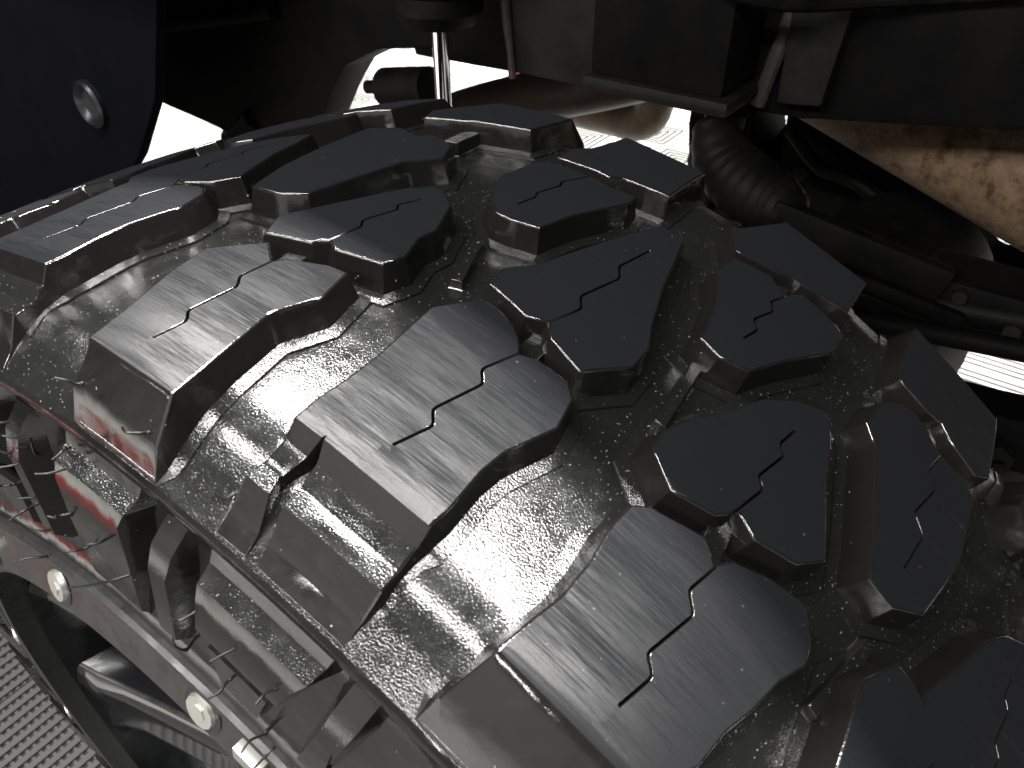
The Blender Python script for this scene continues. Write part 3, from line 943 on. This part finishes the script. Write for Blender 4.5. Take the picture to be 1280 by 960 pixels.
# exhaust pipes
ex = empty('exhaust_pipe', (0.9, 0.5, 0.6))
tag(ex, 'heat browned exhaust pipe just above the tyre beside the steel rod', 'exhaust pipe')
bm = bmesh.new(); add_tube(bm, smooth_path([(0.93, 0.85, 0.44), (0.92, 0.68, 0.535), (0.90, 0.52, 0.60), (0.88, 0.36, 0.66), (0.9, 0.2, 0.72)], 6), 0.042, 28); part('pipe', bm, M_PIPE, ex)
ex2 = empty('tailpipe', (1.2, 0.45, 0.53))
tag(ex2, 'tan curved tailpipe section over the white floor, right of the brown pipe', 'exhaust pipe')
bm = bmesh.new(); add_tube(bm, smooth_path([(1.2, 0.80, 0.475), (1.2, 0.70, 0.485), (1.18, 0.58, 0.497), (1.15, 0.47, 0.51), (1.13, 0.41, 0.518), (1.12, 0.375, 0.55), (1.12, 0.37, 0.62)], 6), 0.034, 28); part('pipe', bm, M_PIPE2, ex2)

# rusty pipe at the right
rp = empty('rusty_pipe', (0.7, -0.1, 0.75))
tag(rp, 'wide rusty brown pipe slanting down at the right edge', 'pipe')
bm = bmesh.new(); add_tube(bm, [(0.78, 0.10, 0.815), (0.70, -0.03, 0.786), (0.62, -0.26, 0.737), (0.56, -0.50, 0.69)], [0.058, 0.058, 0.054, 0.054], 40); part('tube', bm, M_RUST, rp)

# control arm with its bushing boot
ca = empty('control_arm', (0.42, -0.1, 0.74))
tag(ca, 'black control arm with a swollen rubber boot right of the tyre top', 'control arm')
bm = bmesh.new()
pts = smooth_path([(0.44, 0.000, 0.800), (0.43, -0.022, 0.772), (0.42, -0.050, 0.758), (0.41, -0.080, 0.752), (0.40, -0.102, 0.752)], 9)
add_tube(bm, pts, [0.012 + 0.017 * math.sin((k / 36) * math.pi) ** 0.6 + 0.0007 * math.sin(k * 1.9) for k in range(37)], 28); part('boot', bm, M_BOOT, ca)
bm = bmesh.new(); add_box(bm, (-0.075, -0.008, -0.014), (0.075, 0.008, 0.014), 0.004, Matrix.Translation((0.415, -0.150, 0.733)) @ Matrix.Rotation(math.radians(-72), 4, 'Z') @ Matrix.Rotation(math.radians(16), 4, 'Y')); part('arm', bm, M_BOOT, ca)
bm = bmesh.new(); add_box(bm, (-0.085, -0.005, -0.006), (0.085, 0.005, 0.006), 0.003, Matrix.Translation((0.405, -0.160, 0.712)) @ Matrix.Rotation(math.radians(-75), 4, 'Z') @ Matrix.Rotation(math.radians(14), 4, 'Y')); part('lower_flange', bm, M_FRAME, ca)
bm = bmesh.new(); add_tube(bm, smooth_path([(0.43, -0.005, 0.80), (0.425, -0.014, 0.76), (0.42, -0.010, 0.70), (0.42, 0.0, 0.60)], 5), 0.0055, 10); part('hose', bm, M_BOOT, ca)
bm = bmesh.new(); add_tube(bm, smooth_path([(0.47, -0.005, 0.80), (0.465, 0.006, 0.75), (0.46, 0.004, 0.70), (0.46, 0.0, 0.5)], 6), [0.016 + 0.0025 * math.sin(k * 1.4) for k in range(19)], 16); part('link', bm, M_BOOT, ca)

# axle housing filling the dark behind
ax = empty('axle_housing', (0.6, -0.1, 0.55))
tag(ax, 'black cast axle housing in shadow behind the control arm', 'axle')
bm = bmesh.new(); add_tube(bm, [(0.24, 0, 0.445), (0.50, 0, 0.445), (1.5, 0, 0.445)], 0.045, 28); part('axle_tube', bm, M_FRAME, ax)
bm = bmesh.new(); add_tube(bm, [(0.46, -0.12, 0.58), (0.50, -0.14, 0.575), (0.58, -0.15, 0.57), (0.72, -0.15, 0.56), (0.78, -0.13, 0.55)], [0.03, 0.085, 0.105, 0.105, 0.05], 32); part('casting', bm, M_BOOT, ax)
bm = bmesh.new(); add_box(bm, (0.44, -0.30, 0.665), (0.50, -0.20, 0.715), 0.006); part('bracket', bm, M_FRAME, ax)
for y, z, r in ((-0.232, 0.706, 0.006), (-0.275, 0.690, 0.007)):
    bm = bmesh.new(); add_tube(bm, [(0.441, y, z), (0.433, y, z)], r, 6); part('bolt', bm, M_PLATE, ax)
tr = empty('tie_rod', (0.4, -0.2, 0.68))
tag(tr, 'thin black tie rod at the right edge above the striped floor', 'tie rod')
bm = bmesh.new(); add_tube(bm, [(0.40, -0.08, 0.668), (0.40, -0.17, 0.681), (0.40, -0.40, 0.712)], 0.0085, 16); part('rod', bm, M_FRAME, tr)
bm = bmesh.new(); add_tube(bm, [(0.44, -0.10, 0.675), (0.45, -0.40, 0.71)], 0.012, 16); part('sleeve', bm, M_BOOT, tr)

# dark plate added as a backdrop to fill the black below the rusty pipe
gb = empty('dark_backdrop', (0.9, 0, 0.5))
tag(gb, 'black plate added as a dark backdrop below the rusty pipe', 'dark_backdrop')
bm = bmesh.new(); add_prism(bm, [(0.064, 0.72), (0.055, 0.66), (-0.002, 0.638), (-0.19, 0.548), (-0.242, 0.511), (-0.40, 0.521), (-0.40, 0.42), (-0.334, 0.418), (-0.116, 0.385), (0.175, 0.44), (0.204, 0.629), (0.204, 0.72), (0.110, 0.72), (0.109, 0.648), (0.090, 0.586), (0.060, 0.593)], 0.88, 1.02, 0.008); part('casing', bm, M_FRAME, gb)
for y, z in ((0.02, 0.60), (-0.10, 0.545), (-0.22, 0.49)):
    bm = bmesh.new(); add_tube(bm, [(0.875, y, z), (0.862, y, z)], 0.011, 6); part('bolt', bm, M_PLATE, gb)
bm = bmesh.new(); add_tube(bm, smooth_path([(0.80, 0.03, 0.68), (0.79, -0.02, 0.645), (0.78, -0.07, 0.64), (0.77, -0.13, 0.615)], 5), 0.009, 14); part('cable', bm, M_BOOT, gb)

# unidentified dark part and a link, added low at the right
sb = empty('dark_part', (0.52, -0.35, 0.5))
tag(sb, 'unidentified dark part at the right edge below the striped floor patch', 'stabiliser bar')
bm = bmesh.new(); add_prism(bm, [(-0.215, 0.545), (-0.255, 0.566), (-0.300, 0.570), (-0.70, 0.64), (-0.70, 0.38), (-0.40, 0.36), (-0.26, 0.42), (-0.215, 0.50)], 0.50, 0.55, 0.008); part('arm', bm, M_FRAME, sb)
bm = bmesh.new(); add_tube(bm, [(0.495, -0.31, 0.535), (0.482, -0.31, 0.535)], 0.016, 6); part('link_nut', bm, M_PLATE, sb)
bm = bmesh.new(); add_tube(bm, [(0.485, -0.31, 0.535), (0.47, -0.34, 0.40), (0.47, -0.35, 0.30)], 0.010, 12); part('drop_link', bm, M_BOOT, sb)
